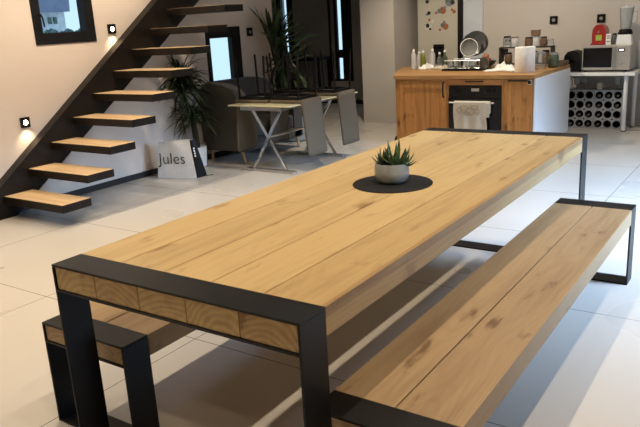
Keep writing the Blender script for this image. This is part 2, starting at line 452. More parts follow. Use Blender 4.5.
def bench(x0, x1, y0, label):
    L, H, D = 2.516, .426, .117; w = x1 - x0; tk = .009
    b = thing('bench', label, 'bench', (x0, y0, 0), group='oak benches at the dining table')
    mb = MB(); h = (w - 2 * tk) / 2
    for i in range(2):
        a = tk + i * h
        mb.box(a + .001, a + h - .001, .006, L - .006, .352, H - tk, .002, 2)
        mb.box(a + .002 if i else .0005, a + h - .002 if not i else w - .0005, D + .0005, L - D - .0005, .342, H - .0005, .0035, 2)
    mb.build('seat', M['oak_bench'], b)
    for ya in (0, L - D):
        mb = MB(); steel_loop(mb, 0, w, ya, ya + D, H, tk, .352); mb.build('leg_frame', M['steel'], b)
    return b
bench(.913, 1.316, .137, 'oak plank bench with black frame on the right side of the dining table')
bench(-.342, .117, .137, 'oak bench tucked under the left side of the table, black end frame showing')

# mat, pot and succulent
tag(MB().lathe([(.176, 0), (.178, .002), (.176, .004)], seg=64).build('table_mat', M['mat'], loc=(.513, 1.39, .76)),
    'round black mat in the middle of the oak table', 'mat')
pp = thing('succulent_pot', 'spiky green succulent in a rounded grey pot on the black mat', 'potted plant', (.503, 1.405, .764))
pp.scale = (1.02, 1.02, 1.10)
MB().lathe([(.045, 0), (.058, .002), (.068, .012), (.0755, .03), (.077, .045), (.074, .065), (.0705, .079), (.067, .080), (.066, .070)], seg=40).build('pot', M['pot_grey'], pp, True)
MB().lathe([(.0665, .066), (.03, .072), (.004, .073)], seg=24).build('soil', M['soil'], pp, True)
def rosette(c, nleaf, Lr, lean, seedv):
    r = random.Random(seedv); mb = MB()
    for k in range(nleaf):
        az = k * 2.399 + r.random() * .3; q = k / nleaf
        el = R(18 + 68 * q + r.uniform(-6, 6)); L = Lr * r.uniform(.8, 1.1)
        d = Vector((math.cos(az) * math.cos(el) + lean[0], math.sin(az) * math.cos(el) + lean[1], math.sin(el))).normalized()
        s = d.cross(Vector((0, 0, 1))).normalized(); u = s.cross(d).normalized()
        b0 = Vector(c); rows = []
        for i in range(6):
            t = i / 5; p = b0 + d * L * t - u * .10 * L * math.sin(t * 3) ; wd = .0115 * (1 - t) ** .8 * (1.05 + .5 * t) + .0004
            rows.append([mb.bm.verts.new(p + s * wd), mb.bm.verts.new(p + u * wd * .2), mb.bm.verts.new(p - s * wd), mb.bm.verts.new(p - u * wd * .65)])
        for a, b in zip(rows, rows[1:]):
            for j in range(4): mb.bm.faces.new((a[j], a[(j + 1) % 4], b[(j + 1) % 4], b[j]))
        mb.bm.faces.new(rows[0]); mb.bm.faces.new(rows[-1][::-1])
    return mb
rosette((.022, -.004, .070), 13, .104, (0, 0), 3).build('rosette', M['succ'], pp, True)
rosette((-.032, .004, .066), 15, .078, (-.05, 0), 5).build('rosette', M['leaf'], pp, True)
rosette((.048, .018, .068), 7, .078, (.12, .05), 8).build('rosette', M['succ'], pp, True)

# ------------------------------------------------------------------ staircase
st = thing('staircase', 'open staircase of oak treads cantilevered from a black steel stringer along the wall', 'staircase', (XL, 1.5, 0))
mb = MB(); o = 1.5
def ztop(y): return .272 + .742 * (y - 1.885)
def zbot(y): return .171 + .700 * (y - 2.239)
mb.prism([(1.519 - o, 0), (5.05 - o, ztop(5.05)), (5.05 - o, zbot(5.05)), (1.995 - o, 0)], 'X', .001, .10)
mb.build('stringer', M['stair_steel'], st)
for k in range(11):
    yr = 2.178 + .265 * k; zt = .193 + .1865 * k; y0 = yr - .275 - o; y1 = yr - o
    # steel tray with an oak board lying on it
    t = MB().use(M['stair_steel']).box(.10, .90, y0, y1, zt - .066, zt - .012, .002, 1)
    t.box(.10, .90, y0, y0 + .006, zt - .013, zt - .002).box(.894, .90, y0, y1, zt - .013, zt - .002)
    tr = t.build('tread', None, st)
    w = MB().box(0, .792, 0, .268, 0, .0125, .002, 1).build('tread_board', M['oak_tread'], tr, loc=(.101, y0 + .0065, zt - .0125))

# wall lamps following the stairs, switches and lamps on the back wall
def wall_lamp(name, loc, axis, label, lit, s=.05, cat='wall lamp', group=None):
    t = thing(name, label, cat, loc, 0 if axis == 'Y' else R(90), group)
    MB().box(-s, s, -.02, -.001, -s, s, .004, 2).build('plate', M['blackgloss'], t)
    MB().lathe([(.019, -.0215), (.022, -.021), (.022, -.0185)], axis='Y', seg=20).build('lens', M['lamp_on'] if lit else M['lamp_off'], t)
    return t
GW = 'square lamps on the stair wall'
wall_lamp('wall_lamp', (XL, 2.274, .765), 'X', 'lower lit square wall lamp beside the stair stringer', True, .045, group=GW)
wall_lamp('wall_lamp', (XL, 3.357, 1.516), 'X', 'upper lit square wall lamp under the stair window', True, .045, group=GW)
wall_lamp('wall_lamp', (XL, 5.446, 1.40), 'X', 'unlit dark square plate on the wall right of the window behind the sofa', False, .05, group=GW)
GB = 'square lamps on the back wall'
wall_lamp('wall_lamp', (-.669, 8.05, 1.325), 'Y', 'black square wall lamp above the jars on the back wall', False, .05, group=GB)
wall_lamp('wall_lamp', (-.088, 8.05, 1.318), 'Y', 'black square wall lamp above the red coffee machine', False, .05, group=GB)
def socket(loc, col, label):
    t = thing('wall_socket', label, 'socket', loc, 0, 'sockets above the worktop')
    MB().box(-.055, .055, -.012, -.001, -.045, .045, .004, 2).build('plate', M[col], t)
    for x in (-.025, .025): MB().lathe([(.016, -.0125), (.018, -.011)], (x, 0, 0), axis='Y', seg=14).build('outlet', M['dark_inside'], t)
socket((-1.265, 8.05, 1.085), 'silver', 'grey double wall socket above the dish rack end of the worktop')
socket((-1.318, 8.05, .935), 'black', 'dark low wall socket behind the fruit bowl')

# ------------------------------------------------------------------ shopping bag
bg = thing('shopping_bag', 'white paper shopping bag with black side gusset on the floor by the stair wall', 'bag', (-3.2, 3.62, 0), math.atan2(.132, .43))
# front face lies in local y=0; bottom 0.45 wide, top narrower
bw, tw_, H, dp, dt = .225, .172, .385, .145, .07
F = [(-bw, 0, .002), (bw, 0, .002), (tw_, .025, H), (-tw_ - .012, .02, H - .006)]
B = [(-bw + .3 * dp, dp, .002), (bw + .3 * dp, dp, .002), (tw_ + .3 * dt, .025 + dt, H + .004), (-tw_ - .012 + .3 * dt, .02 + dt, H)]
mb = MB()
fp = lambda Q: (lambda u, v: tuple((1 - v) * ((1 - u) * Q[0][i] + u * Q[1][i]) + v * ((1 - u) * Q[3][i] + u * Q[2][i]) + (0 if i != 1 else -.006 * math.sin(u * 7 + v * 5) * math.sin(3.14 * u) * v) for i in range(3)))
mb.grid(fp(F), 10, 10); mb.grid(fp(B), 10, 10)
mb.grid(lambda u, v: tuple((F[0][i] * (1 - u) + B[0][i] * u) * (1 - v) + (F[3][i] * (1 - u) + B[3][i] * u) * v for i in range(3)), 3, 8)
mb.grid(lambda u, v: (F[0][0] * (1 - u) + F[1][0] * u, dp * v, .002), 4, 3)
mb.build('paper_body', M['paper'], bg, thick=.0012)
mb = MB()
mb.grid(lambda u, v: tuple((F[1][i] * (1 - u) + B[1][i] * u) * (1 - v) + (F[2][i] * (1 - u) + B[2][i] * u) * v + (.0015 if i == 0 else 0) - (.012 * math.sin(3.14 * u) * v if i == 0 else 0) for i in range(3)), 8, 10)
sd = mb.build('side_gusset', M['black'], bg, thick=.0012)
def text_mesh(name, body, size, mat, parent, mx, extrude=.0006, offset=0.0, sx=1.0):
    cu = bpy.data.curves.new(name, 'FONT'); cu.body = body; cu.size = size; cu.extrude = extrude; cu.align_x = 'CENTER'; cu.offset = offset
    tmp = bpy.data.objects.new('tmp', cu); COL.objects.link(tmp)
    dg = bpy.context.evaluated_depsgraph_get(); me = bpy.data.meshes.new_from_object(tmp.evaluated_get(dg))
    bpy.data.objects.remove(tmp); bpy.data.curves.remove(cu)
    me.transform(mx @ Matrix.Diagonal((sx, 1, 1, 1))); me.materials.clear(); me.materials.append(mat)
    o = bpy.data.objects.new(name, me); COL.objects.link(o); o.parent = parent; return o
tilt = math.atan2(.025, H)
text_mesh('lettering', 'Jules', .165, M['black'], bg, Matrix.Translation((-.04, .0035, .15)) @ Matrix.Rotation(R(90) - tilt, 4, 'X'), offset=-.0022, sx=1.02)
side = MB()
for k in range(4): side.box(.0012, .004, -.008, .010, -.010 + .026 * k, .008 + .026 * k)
side.build('side_lettering', M['paper'], bg, loc=(bw - .022, .052, .225), rot=(0, -math.atan2(bw - tw_, H), R(-16)))
MB().tube([(bw + .02, .10, .004), (bw + .045, .07, .03), (bw + .06, .10, .012), (bw + .10, .17, .004)], .004, 6).build('cord_handle', M['black'], bg, True)

# ------------------------------------------------------------------ plants
# dracaena beside the sofa
dr = thing('potted_dracaena', 'tall dark strap leaved plant in a pale pot behind the shopping bag', 'potted plant', (-3.42, 4.16, 0))
MB().lathe([(.085, .001), (.10, .01), (.115, .21), (.118, .225), (.108, .225), (.104, .205)], seg=28).build('pot', M['whitemat'], dr, True)
MB().lathe([(.105, .20), (.02, .205)], seg=20).build('soil', M['soil'], dr)
cl = -3.585 + 3.42
for pts in ([(0, 0, .2), (.0, -.02, .5), (-.05, -.05, .84), (-.06, -.04, 1.0)], [(.02, .02, .2), (.03, .0, .38), (.02, -.03, .56)]):
    MB().tube(pts, [.02, .018, .016, .014][:len(pts)], 8).build('stem', M['bark'], dr, True)
mb = MB()
for k in range(170):
    c = (-.06 + rng.uniform(-.02, .02), -.04 + rng.uniform(-.04, .04), rng.uniform(.80, 1.04))
    mb.leaf(c, rng.uniform(0, 6.28), R(rng.uniform(-10, 74)), rng.uniform(.30, .44), .026, rng.uniform(.15, .75), clampx=cl)
for k in range(120):
    c = (.02 + rng.uniform(-.02, .02), -.03 + rng.uniform(-.03, .03), rng.uniform(.46, .66))
    mb.leaf(c, rng.uniform(0, 6.28), R(rng.uniform(-10, 75)), rng.uniform(.22, .38), .025, rng.uniform(.2, .8), clampx=cl)
mb.build('foliage', M['leaf'], dr, normals=False)

# yucca beyond the end of the wall
yu = thing('potted_yucca', 'big yucca with stiff sword leaves standing past the end of the left wall', 'potted plant', (-3.33, 5.90, 0))
MB().lathe([(.13, .001), (.16, .02), (.18, .30), (.185, .32), (.165, .32), (.16, .29)], seg=28).build('pot', M['pot_grey'], yu, True)
MB().lathe([(.162, .285), (.02, .29)], seg=20).build('soil', M['soil'], yu)
for pts in ([(-.06, 0, .28), (-.07, -.14, .8), (-.06, -.28, 1.30)], [(.09, 0, .28), (.12, -.12, .7), (.11, -.22, 1.10)]):
    MB().tube(pts, [.05, .045, .045], 10).build('trunk', M['bark'], yu, True)
mb = MB(); yc = -3.585 + 3.33
def sword(c, el, L, w, dr):
    while True:
        az = rng.uniform(0, 6.28)
        if c[0] + math.cos(az) * math.cos(el) * L > yc: break
    mb.leaf((c[0], c[1] - .28 * (c[2] - .28) / 1.02, c[2]), az, el, L, w, dr, fold=.35, clampx=yc)
for k in range(50): sword((-.05 + rng.uniform(-.03, .03), rng.uniform(-.03, .03), rng.uniform(1.12, 1.32)), R(rng.uniform(2, 82)), rng.uniform(.42, .60), .05, rng.uniform(0, .15))
for k in range(70): sword((rng.choice((-.06, .11)) + rng.uniform(-.03, .03), rng.uniform(-.05, .05), rng.uniform(.55, 1.12)), R(rng.uniform(-75, 20)), rng.uniform(.22, .36), .05, rng.uniform(.1, .6))
for k in range(18): sword((.11, 0, rng.uniform(.95, 1.12)), R(rng.uniform(10, 80)), rng.uniform(.30, .45), .045, rng.uniform(0, .15))
mb.build('foliage', M['yucca'], yu, normals=False)

# ------------------------------------------------------------------ sofa
so = thing('sofa', 'dark grey fabric sofa with pale tapered wooden legs along the left wall', 'sofa', (-3.58, 4.44, 0))
MB().prism([(0, .22), (0, .80), (.05, .86), (.16, .885), (.82, .88), (1.0, .84), (1.10, .72), (1.14, .5), (1.14, .22)], 'X', .02, .20).build('backrest', M['sofa'], so)
for y0 in (0, .97):
    a = MB(); a.prism([(.15, .14), (.58, .14), (.585, .62), (.57, .72), (.5, .80), (.36, .86), (.15, .885)] if y0 == 0 else [(.15, .14), (.60, .14), (.60, .54), (.55, .60), (.15, .70)], 'Y', y0 + .003, y0 + .17)
    a.build('armrest', M['sofa'], so)
MB().box(.02, .60, .01, 1.13, .125, .26, .02).build('base', M['sofa'], so)
MB().box(.20, .61, .175, .965, .26, .42, .04, 3).build('seat_cushion', M['sofa'], so)
for x, y in ((.54, .05), (.54, 1.08), (.08, .06), (.08, 1.08)):
    MB().tube([(x, y, .13), (x + (.045 if x > .3 else 0), y - .01, .0)], [.022, .013], 10).build('leg', M['lightwood'], so, True)

# ------------------------------------------------------------------ folding table with four upturned chairs
FX0, FX1, FY0, FY1, FZ = -2.84, -2.05, 4.09, 5.38, .70
ft = thing('folding_table', 'cream topped folding table with chrome crossed legs under the upturned chairs', 'table', (0, 0, 0))
MB().box(FX0, FX1, FY0, FY1, FZ - .014, FZ, .003, 2).build('tabletop', M['tabletop'], ft)
mb = MB(); mb.box(-2.70, -2.18, FY0 + .03, FY0 + .05, FZ - .055, FZ - .015); mb.box(-2.70, -2.18, FY1 - .05, FY1 - .03, FZ - .055, FZ - .015)
mb.box(-2.70, -2.68, FY0 + .05, FY1 - .05, FZ - .055, FZ - .015); mb.box(-2.20, -2.18, FY0 + .05, FY1 - .05, FZ - .055, FZ - .015)
mb.build('apron', M['silver'], ft)
for y in (4.20, 5.12):
    MB().bar((-2.64, y, .03), (-2.24, y, FZ - .05), .028, .012, (0, 1, 0)).build('leg', M['chrome'], ft)
    MB().bar((-2.24, y + .03, .03), (-2.64, y + .03, FZ - .05), .028, .012, (0, 1, 0)).build('leg', M['chrome'], ft)
    MB().box(-2.75, -2.12, y - .015, y + .045, .0, .03, .006).build('foot_bar', M['silver'], ft)
MB().tube([(-2.44, 4.2, .36), (-2.44, 5.15, .36)], .012).build('stretcher', M['chrome'], ft)

def make_chair(label):
    """upside down chair: seat pan on the table (origin under its back edge), backrest hanging past the edge on +x"""
    c = thing('upturned_chair', label, 'chair', (0, 0, 0), 0, 'chairs turned upside down on the folding table')
    MB().box(-.385, -.005, -.17, .17, .001, .036, .012, 3).build('seat', M['taupe'], c)
    mb = MB()
    mb.box(-.375, -.355, -.165, .165, .036, .066); mb.box(-.04, -.02, -.165, .165, .036, .066)
    mb.box(-.355, -.04, -.165, -.147, .036, .066); mb.box(-.355, -.04, .147, .165, .036, .066)
    mb.build('seat_frame', M['black'], c)
    for x, dx in ((-.365, -.02), (-.03, .02)):
        for y in (-.155, .155):
            MB().bar((x, y, .05), (x + dx, y * 1.05, .475), .015, .015, (0, 1, 0)).build('leg', M['black'], c)
    def bk(u, v):
        yy = (u - .5) * .335; s = .56 * v
        x = .012 + .045 * v * v + .012 * math.sin(v * 3.14) + .014 * (1 - (2 * u - 1) ** 2)
        z = .034 - s
        k = 1 - .05 * v
        return (x, yy * k, z)
    b = MB().grid(bk, 10, 14).build('backrest', M['taupe'], c, True, thick=.022)
    MB().box(-.01, .03, -.15, .15, .014, .040, .008).build('back_joint', M['taupe'], c)
    return c
ch = make_chair('upturned chair at the near right corner of the folding table, taupe back hanging down')
ch.location = (FX1 + .004, 4.44, FZ)
copy_tree(ch, (FX1 + .004, 5.10, FZ), 'upturned chair at the far right corner of the folding table, taupe back hanging down')
copy_tree(ch, (FX0 - .004, 4.42, FZ), 'upturned chair at the near left corner of the folding table, back hanging beside the sofa', rotz=R(180))
copy_tree(ch, (FX0 - .004, 5.00, FZ), 'upturned chair at the far left corner of the folding table, back mostly hidden', rotz=R(180))

# console with bucket in the far recess
cs = thing('console_table', 'dark narrow console table against the far wall beyond the upturned chairs', 'table', (-5.45, 9.25, 0))
MB().box(-.40, .42, -.2, .2, .80, .86, .006).build('tabletop', M['black'], cs)
for x in (-.36, .38):
    for y in (-.16, .16): MB().box(x - .02, x + .02, y - .02, y + .02, 0, .80).build('leg', M['black'], cs)
bk = thing('plant_bucket', 'dark blue bucket with a low dark plant on the far console table', 'bucket', (-5.55, 9.2, .86))
MB().lathe([(.09, .001), (.13, .16), (.12, .16), (.115, .14)], seg=20).build('bucket', M['bluebucket'], bk, True)
mb = MB()
for k in range(40): mb.leaf((0, 0, .13), rng.uniform(0, 6.28), R(rng.uniform(0, 80)), rng.uniform(.1, .22), .05, rng.uniform(.2, .8))
mb.build('foliage', M['leaf'], bk, normals=False)

# ------------------------------------------------------------------ kitchen island
KZ = .81; KT = .04; KY = 6.05; zc = KZ - KT
wt = MB().prism([(-1.945, KY - .015), (-.283, KY - .015), (-.283, 7.42), (-2.52, 7.42), (-2.22, 6.62)], 'Z', zc, KZ)
tag(wt.build('worktop', M['worktop']), 'oiled wooden worktop running over the pine kitchen units', 'worktop')
def framed(mb, x0, x1, y, z0, z1, fw, proud=.006):
    """rail and stile frame standing proud of a flat panel; y is the front plane"""
    for a, b, c, d in ((x0, x0 + fw, z0, z1), (x1 - fw, x1, z0, z1), (x0 + fw, x1 - fw, z0, z0 + fw), (x0 + fw, x1 - fw, z1 - fw, z1)):
        mb.box(a, b, y - proud, y + .006, c, d, .0015, 1)
# left unit
k1 = thing('kitchen_cabinet', 'pine cabinet with a knotty framed door at the left end of the island', 'cabinet', (-1.93, KY, 0))
MB().prism([(0, .02), (.66, .02), (.66, 1.36), (-.56, 1.36), (-.28, .58)], 'Z', .05, zc - .001).build('carcass', M['pine_flat'], k1)
MB().box(.02, .66, .05, 1.3, 0, .05).build('plinth', M['black'], k1)
mb = MB(); mb.box(.055, .645, .006, .018, .06, .735); framed(mb, .045, .652, .002, .055, .742, .075)
d1 = mb.build('door', M['pine'], k1)
MB().tube([(.62, -.012, .765 - .03), (.62, -.034, .73), (.618, -.038, .66), (.62, -.034, .58), (.62, -.012, .565)], .009, 8).build('handle', M['black'], d1, True)
MB().box(.0, .66, .004, .018, .742, zc - .001).build('top_rail', M['pine_flat'], k1)
MB().box(0, .044, .004, .018, .05, .742).build('end_stile', M['pine'], k1)
MB().prism([(-.07, 0), (.0, 0), (.0, .10), (-.02, .08), (-.035, .03)], 'Y', .0, .03).build('foot', M['black'], k1)
# oven unit
k2 = thing('oven_cabinet', 'pine housing with a shallow drawer above the black oven', 'cabinet', (-1.27, KY, 0))
mb = MB(); mb.box(0, .014, .0, .60, .0, zc - .001); mb.box(.632, .646, .0, .60, .0, zc - .001); mb.box(.014, .632, .02, .60, .70, zc - .001); mb.box(0.014, .632, .02, .6, .05, .10)
mb.build('carcass', M['pine_flat'], k2)
dw = MB().box(.016, .630, -.004, .016, .703, .765, .002, 1).build('drawer', M['pine_flat'], k2)
MB().tube([(.222, -.004, .745), (.222, -.026, .743), (.42, -.026, .743), (.42, -.004, .745)], .007, 8).build('handle', M['black'], dw, True)
ov = thing('built_in_oven', 'black built in oven with a towel over its silver rail', 'oven', (-1.255, KY, 0))
MB().box(.0015, .615, .0, .52, .102, .698).build('body', M['blackgloss'], ov)
MB().box(.004, .612, -.022, -.001, .11, .56, .004).build('door', M['blackgloss'], ov)
MB().box(.27, .36, -.004, -.0005, .635, .668, .002).build('badge', M['silver'], ov)
for x in (.10, .17, .45, .52): MB().lathe([(.017, -.016), (.018, -.001)], (x, 0, .645), axis='Y', seg=16).build('knob', M['black'], ov)
mb = MB(); mb.tube([(.03, -.055, .515), (.55, -.055, .515)], .008); mb.tube([(.05, -.055, .515), (.05, -.02, .515)], .006, 8); mb.tube([(.53, -.055, .515), (.53, -.02, .515)], .006, 8)
mb.build('rail', M['silver'], ov, True)
# towel over the rail
tw = thing('dish_towel', 'cream printed towel hanging over the oven rail', 'towel', (-1.255, KY - .055, 0))
def tow(x0, x1, drop, ph):
    def fn(u, v):
        s = (v - .3) * (drop + .12) / .7 if v > .3 else (v - .3) * .4
        xx = x0 + (x1 - x0) * u
        wv = .006 * math.sin(u * 16 + ph) * min(1, abs(s) * 6)
        if s < 0: return (xx, .014 + wv * .4, .523 + s)
        if s < .03: a = s / .03 * math.pi; return (xx, .013 * math.cos(a), .518 + .013 * math.sin(a) + .003)
        return (xx + .006 * math.sin(v * 9 + ph), -.015 + wv - .004 * u, .52 - (s - .03))
    return fn
MB().grid(tow(.09, .475, .28, 0), 28, 34).build('cloth', M['towel'], tw, True, thick=.003)
MB().grid(tow(.43, .51, .07, 2), 8, 20).build('folded_edge', M['towel'], tw, True, thick=.003)
mb = MB()
for cx, cz, rx, rz in ((.22, .46, .045, .03), (.29, .42, .05, .035), (.34, .47, .04, .025), (.25, .40, .03, .02), (.16, .43, .025, .03), (.37, .42, .025, .03)):
    pts = [(cx + rx * math.cos(a) * (1 + .2 * math.sin(3 * a)), cz + rz * math.sin(a)) for a in [k * 6.283 / 22 for k in range(22)]]
    mb.tube([(p[0], -.0275, p[1]) for p in pts + pts[:1]], .006, 6)
mb.build('print', M['towelprint'], tw, True)
# right unit and white end panel
k3 = thing('kitchen_cabinet', 'narrow pine cabinet beside the oven with a horizontal black handle', 'cabinet', (-.62, KY, 0))
MB().box(0, .325, .02, 1.34, .05, zc - .001).build('carcass', M['pine_flat'], k3)
mb = MB(); mb.box(.03, .30, .006, .018, .06, zc - .01); framed(mb, .022, .318, .002, .055, zc - .004, .062)
d3 = mb.build('door', M['pine'], k3)
mb = MB(); mb.tube([(.06, -.004, .752), (.06, -.03, .752), (.29, -.03, .752)], .008, 8)
mb.build('handle', M['black'], d3, True)
MB().box(.265, .312, -.034, -.006, .712, .762, .005).build('latch', M['silver'], d3)
MB().box(.274, .303, -.037, -.034, .721, .753, .003).build('latch_window', M['black'], d3)
MB().box(0, .02, .0, .018, .05, zc - .001).build('end_stile', M['pine'], k3)
MB().box(.02, .30, .05, 1.3, 0, .05).build('plinth', M['black'], k3)
tag(MB().box(0, .018, .0, 1.37, 0.002, zc - .001, .002, 1).build('end_panel', M['panel'], loc=(-.294, KY + .0, 0)),
    'smooth white end panel closing the right side of the island', 'panel')

# ---- things on the worktop
def bottle(loc, h, r, body, cap, label, cat='bottle', shape='soap'):
    t = thing('bottle', label, cat, loc, 0, 'bottles on the left of the worktop')
    s = .74 if shape == 'soap' else .60
    MB().lathe([(r * .8, .001), (r, .008), (r, h * .5), (r * .9, h * s), (r * .4, h * (s + .1)), (r * .38, h * .88)], seg=18).build('body', M[body], t, True)
    MB().lathe([(r * .46, h * .86), (r * .46, h * .96), (r * .3, h)], seg=14).build('cap', M[cap], t, True)
    return t
bottle((-2.13, 6.95, KZ), .255, .036, 'frost', 'white', 'pale soap bottle standing alone at the left end of the worktop')
bottle((-2.20, 7.25, KZ), .21, .032, 'frost', 'white', 'pale bottle half hidden behind the green soap bottle')
bottle((-2.13, 7.22, KZ), .22, .036, 'greenliq', 'white', 'yellow green soap bottle with white cap')
bottle((-2.03, 7.30, KZ), .235, .038, 'frost', 'white', 'large translucent bottle in front of the black fridge pocket')
bottle((-1.92, 7.28, KZ), .19, .034, 'clear', 'white', 'short clear bottle with pale cap right of the fridge pocket', shape='x')
bottle((-1.83, 7.25, KZ), .22, .034, 'greenglass', 'white', 'dark green glass bottle with white cap beside the dish rack', shape='x')
def crumple(name, mat, loc, lx, ly, h, seedv, label, cat):
    r = random.Random(seedv); ph = [r.uniform(0, 6) for _ in range(6)]
    def fn(u, v):
        e = math.sin(math.pi * u) ** .5 * math.sin(math.pi * v) ** .5 if 0 < u < 1 and 0 < v < 1 else 0
        z = h * e * (.55 + .3 * math.sin(9 * u + ph[0] + 3 * v) + .25 * math.sin(13 * v + ph[1] - 4 * u) + .15 * math.sin(23 * u + ph[2]))
        wx = .02 * math.sin(7 * v + ph[3]); wy = .02 * math.sin(8 * u + ph[4])
        return ((u - .5) * lx + wx, (v - .5) * ly + wy, max(z, 0) + .003)
    o = MB().grid(fn, 28, 18).build(name, M[mat], None, True, loc=loc, thick=.002)
    return tag(o, label, cat)
crumple('cloth', 'paper', (-1.99, 7.02, KZ), .18, .2, .065, 1, 'white crumpled cloth in front of the soap bottles', 'cloth')
crumple('cloth', 'towel', (-1.75, 7.0, KZ), .20, .16, .05, 2, 'cream crumpled cloth between the soap bottles and dish rack', 'cloth')
crumple('paper_sheets', 'paper', (-.83, 6.62, KZ), .34, .26, .05, 3, 'crumpled white paper beside the paper towel roll', 'paper')
crumple('cloth', 'whitemat', (-.93, 6.95, KZ), .22, .2, .07, 5, 'white folded cloth behind the crumpled paper', 'cloth')
# dish rack
dk = thing('dish_rack', 'dark dish rack with wire prongs standing on a black drip tray', 'dish rack', (-1.34, 6.78, KZ))
mb = MB(); mb.box(-.25, .25, -.17, .17, .001, .01); mb.box(-.25, .25, -.17, -.16, .01, .025); mb.box(-.25, .25, .16, .17, .01, .025); mb.box(-.25, -.24, -.16, .16, .01, .025); mb.box(.24, .25, -.16, .16, .01, .025)
mb.build('drip_tray', M['blackgloss'], dk)
mb = MB()
for y in (-.14, .14):
    mb.tube([(-.22, y, .03), (.22, y, .03)], .004, 6); mb.tube([(-.22, y, .12), (.22, y, .12)], .004, 6)
    for k in range(12): mb.tube([(-.22 + k * .04, y, 0.011), (-.22 + k * .04, y, .12)], .004, 6)
for x in (-.22, .22):
    mb.tube([(x, -.14, .12), (x, .14, .12)], .004, 6); mb.tube([(x, -.14, .03), (x, .14, .03)], .004, 6)
for k in range(9): mb.tube([(-.18 + k * .045, -.14, .03), (-.18 + k * .045, 0, .05), (-.18 + k * .045, .14, .03)], .004, 6)
mb.build('wire_frame', M['silver'], dk, True)
GP = 'plates in the dish rack'
def plate(x, y, z, r, mat, tiltd, label, rim=None):
    t = thing('plate', label, 'plate', (x, y, z), 0, GP); t.rotation_euler = (R(tiltd), 0, R(20))
    MB().lathe([(r * .55, .0), (r * .6, -.004), (r * .97, -.016), (r, -.019), (r * .97, -.012), (r * .58, .006), (r * .5, .006)], axis='Y', seg=40).build('dish', M[mat], t, True)
    if rim:
        MB().tube([(r * math.cos(a), -.019, r * math.sin(a)) for a in [k * 6.2832 / 40 for k in range(41)]], .004, 6).build('rim', M[rim], t, True)
plate(-1.275, 6.92, 1.115, .145, 'plate', -12, 'largest dark grey round plate at the back of the dish rack')
plate(-1.285, 6.88, 1.105, .142, 'plate', -12, 'dark grey plate second from the back in the dish rack')
plate(-1.305, 6.82, 1.085, .125, 'plate', -12, 'dark grey plate in the middle of the dish rack')
plate(-1.275, 6.70, 1.075, .102, 'smoke', -10, 'smaller pale rimmed glass plate at the front of the dish rack', 'whitemat')
def cup(loc, r, h, mat, label, cat, group=None):
    t = MB().lathe([(r * .8, .001), (r, h * .2), (r, h), (r * .9, h), (r * .9, h * .25), (r * .7, .01)], seg=20).build('cup' if cat == 'cup' else 'drinking_glass', M[mat], None, True, loc=loc)
    return tag(t, label, cat, group)
cup((-1.10, 6.70, KZ + .012), .042, .13, 'plate', 'dark cup at the right end of the dish rack', 'cup')
cup((-1.52, 6.72, KZ + .012), .036, .11, 'clear', 'clear drinking glass at the left front of the dish rack', 'glass')
cup((-1.42, 6.66, KZ + .012), .036, .10, 'clear', 'clear drinking glass in the front middle of the dish rack', 'glass')
cup((-1.22, 6.66, KZ + .012), .038, .10, 'clear', 'clear drinking glass beside the dark cup in the rack', 'glass')
# fruit
fb = MB().lathe([(.06, .001), (.11, .03), (.14, .075), (.132, .075), (.10, .03), (.05, .012)], seg=28).build('fruit_bowl', M['plate'], None, True, loc=(-1.27, 7.22, KZ))
tag(fb, 'dark shallow bowl of fruit behind the crumpled paper', 'bowl')
for x, y, z, m_, lab in ((-.04, 0, .075, 'orange', 'orange fruit at the left of the bowl'), (.045, -.01, .078, 'tomato', 'red fruit at the right of the bowl'), (0, .03, .125, 'orange', 'orange fruit on top of the bowl'), (-.01, -.072, .078, 'tomato', 'red fruit at the front of the bowl')):
    t = thing('fruit', lab, 'fruit', (-1.27 + x, 7.22 + y, KZ + z), 0, 'fruit in the dark bowl')
    t.scale = (.86, .86, .86)
    MB().lathe([(.004, -.041), (.024, -.036), (.040, -.014), (.042, .004), (.034, .026), (.016, .038), (.004, .036)], seg=18).build('flesh', M[m_], t, True)
    MB().tube([(0, 0, .034), (.004, 0, .05)], .003, 6).build('stalk', M['bark'], t)
# paper towel roll
pr = thing('paper_towel_roll', 'tall white paper towel roll at the front right of the worktop', 'paper roll', (-.50, 6.38, KZ))
MB().lathe([(.022, .002), (.106, .002), (.108, .006), (.108, .270), (.106, .274), (.022, .274)], seg=40).build('roll', M['paper'], pr, True)
MB().lathe([(.020, .004), (.021, .275), (.017, .275)], seg=16).build('core', M['wicker'], pr, True)
# jars
def jar(loc, r, h, mat, label, lid='silver', group='jars behind the paper towel roll'):
    t = thing('jar', label, 'jar', loc, 0, group)
    MB().lathe([(r * .9, .001), (r, .01), (r, h * .78), (r * .82, h * .86), (r * .82, h * .88)], seg=22).build('body', M[mat], t, True)
    MB().lathe([(r * .86, h * .87), (r * .88, h * .98), (r * .8, h)], seg=20).build('lid', M[lid], t, True)
jar((-.475, 6.80, KZ), .078, .19, 'clear', 'round clear glass jar right of the paper towel roll')
jar((-.36, 6.98, KZ), .06, .17, 'greenglass', 'green glass jar right of the round clear jar')
sr = thing('jar_shelf', 'low dark shelf unit carrying jars behind the paper towel roll', 'shelf', (-.80, 7.30, KZ))
mb = MB()
mb.box(-.30, .35, -.07, .07, .215, .23)
mb.box(-.30, .35, -.07, .07, .02, .032)
mb.build('boards', M['bark'], sr)
for x in (-.29, .34): MB().box(x - .01, x + .01, -.07, .07, .0, .232).build('upright', M['bark'], sr)
GJ = 'jars along the dark shelf'
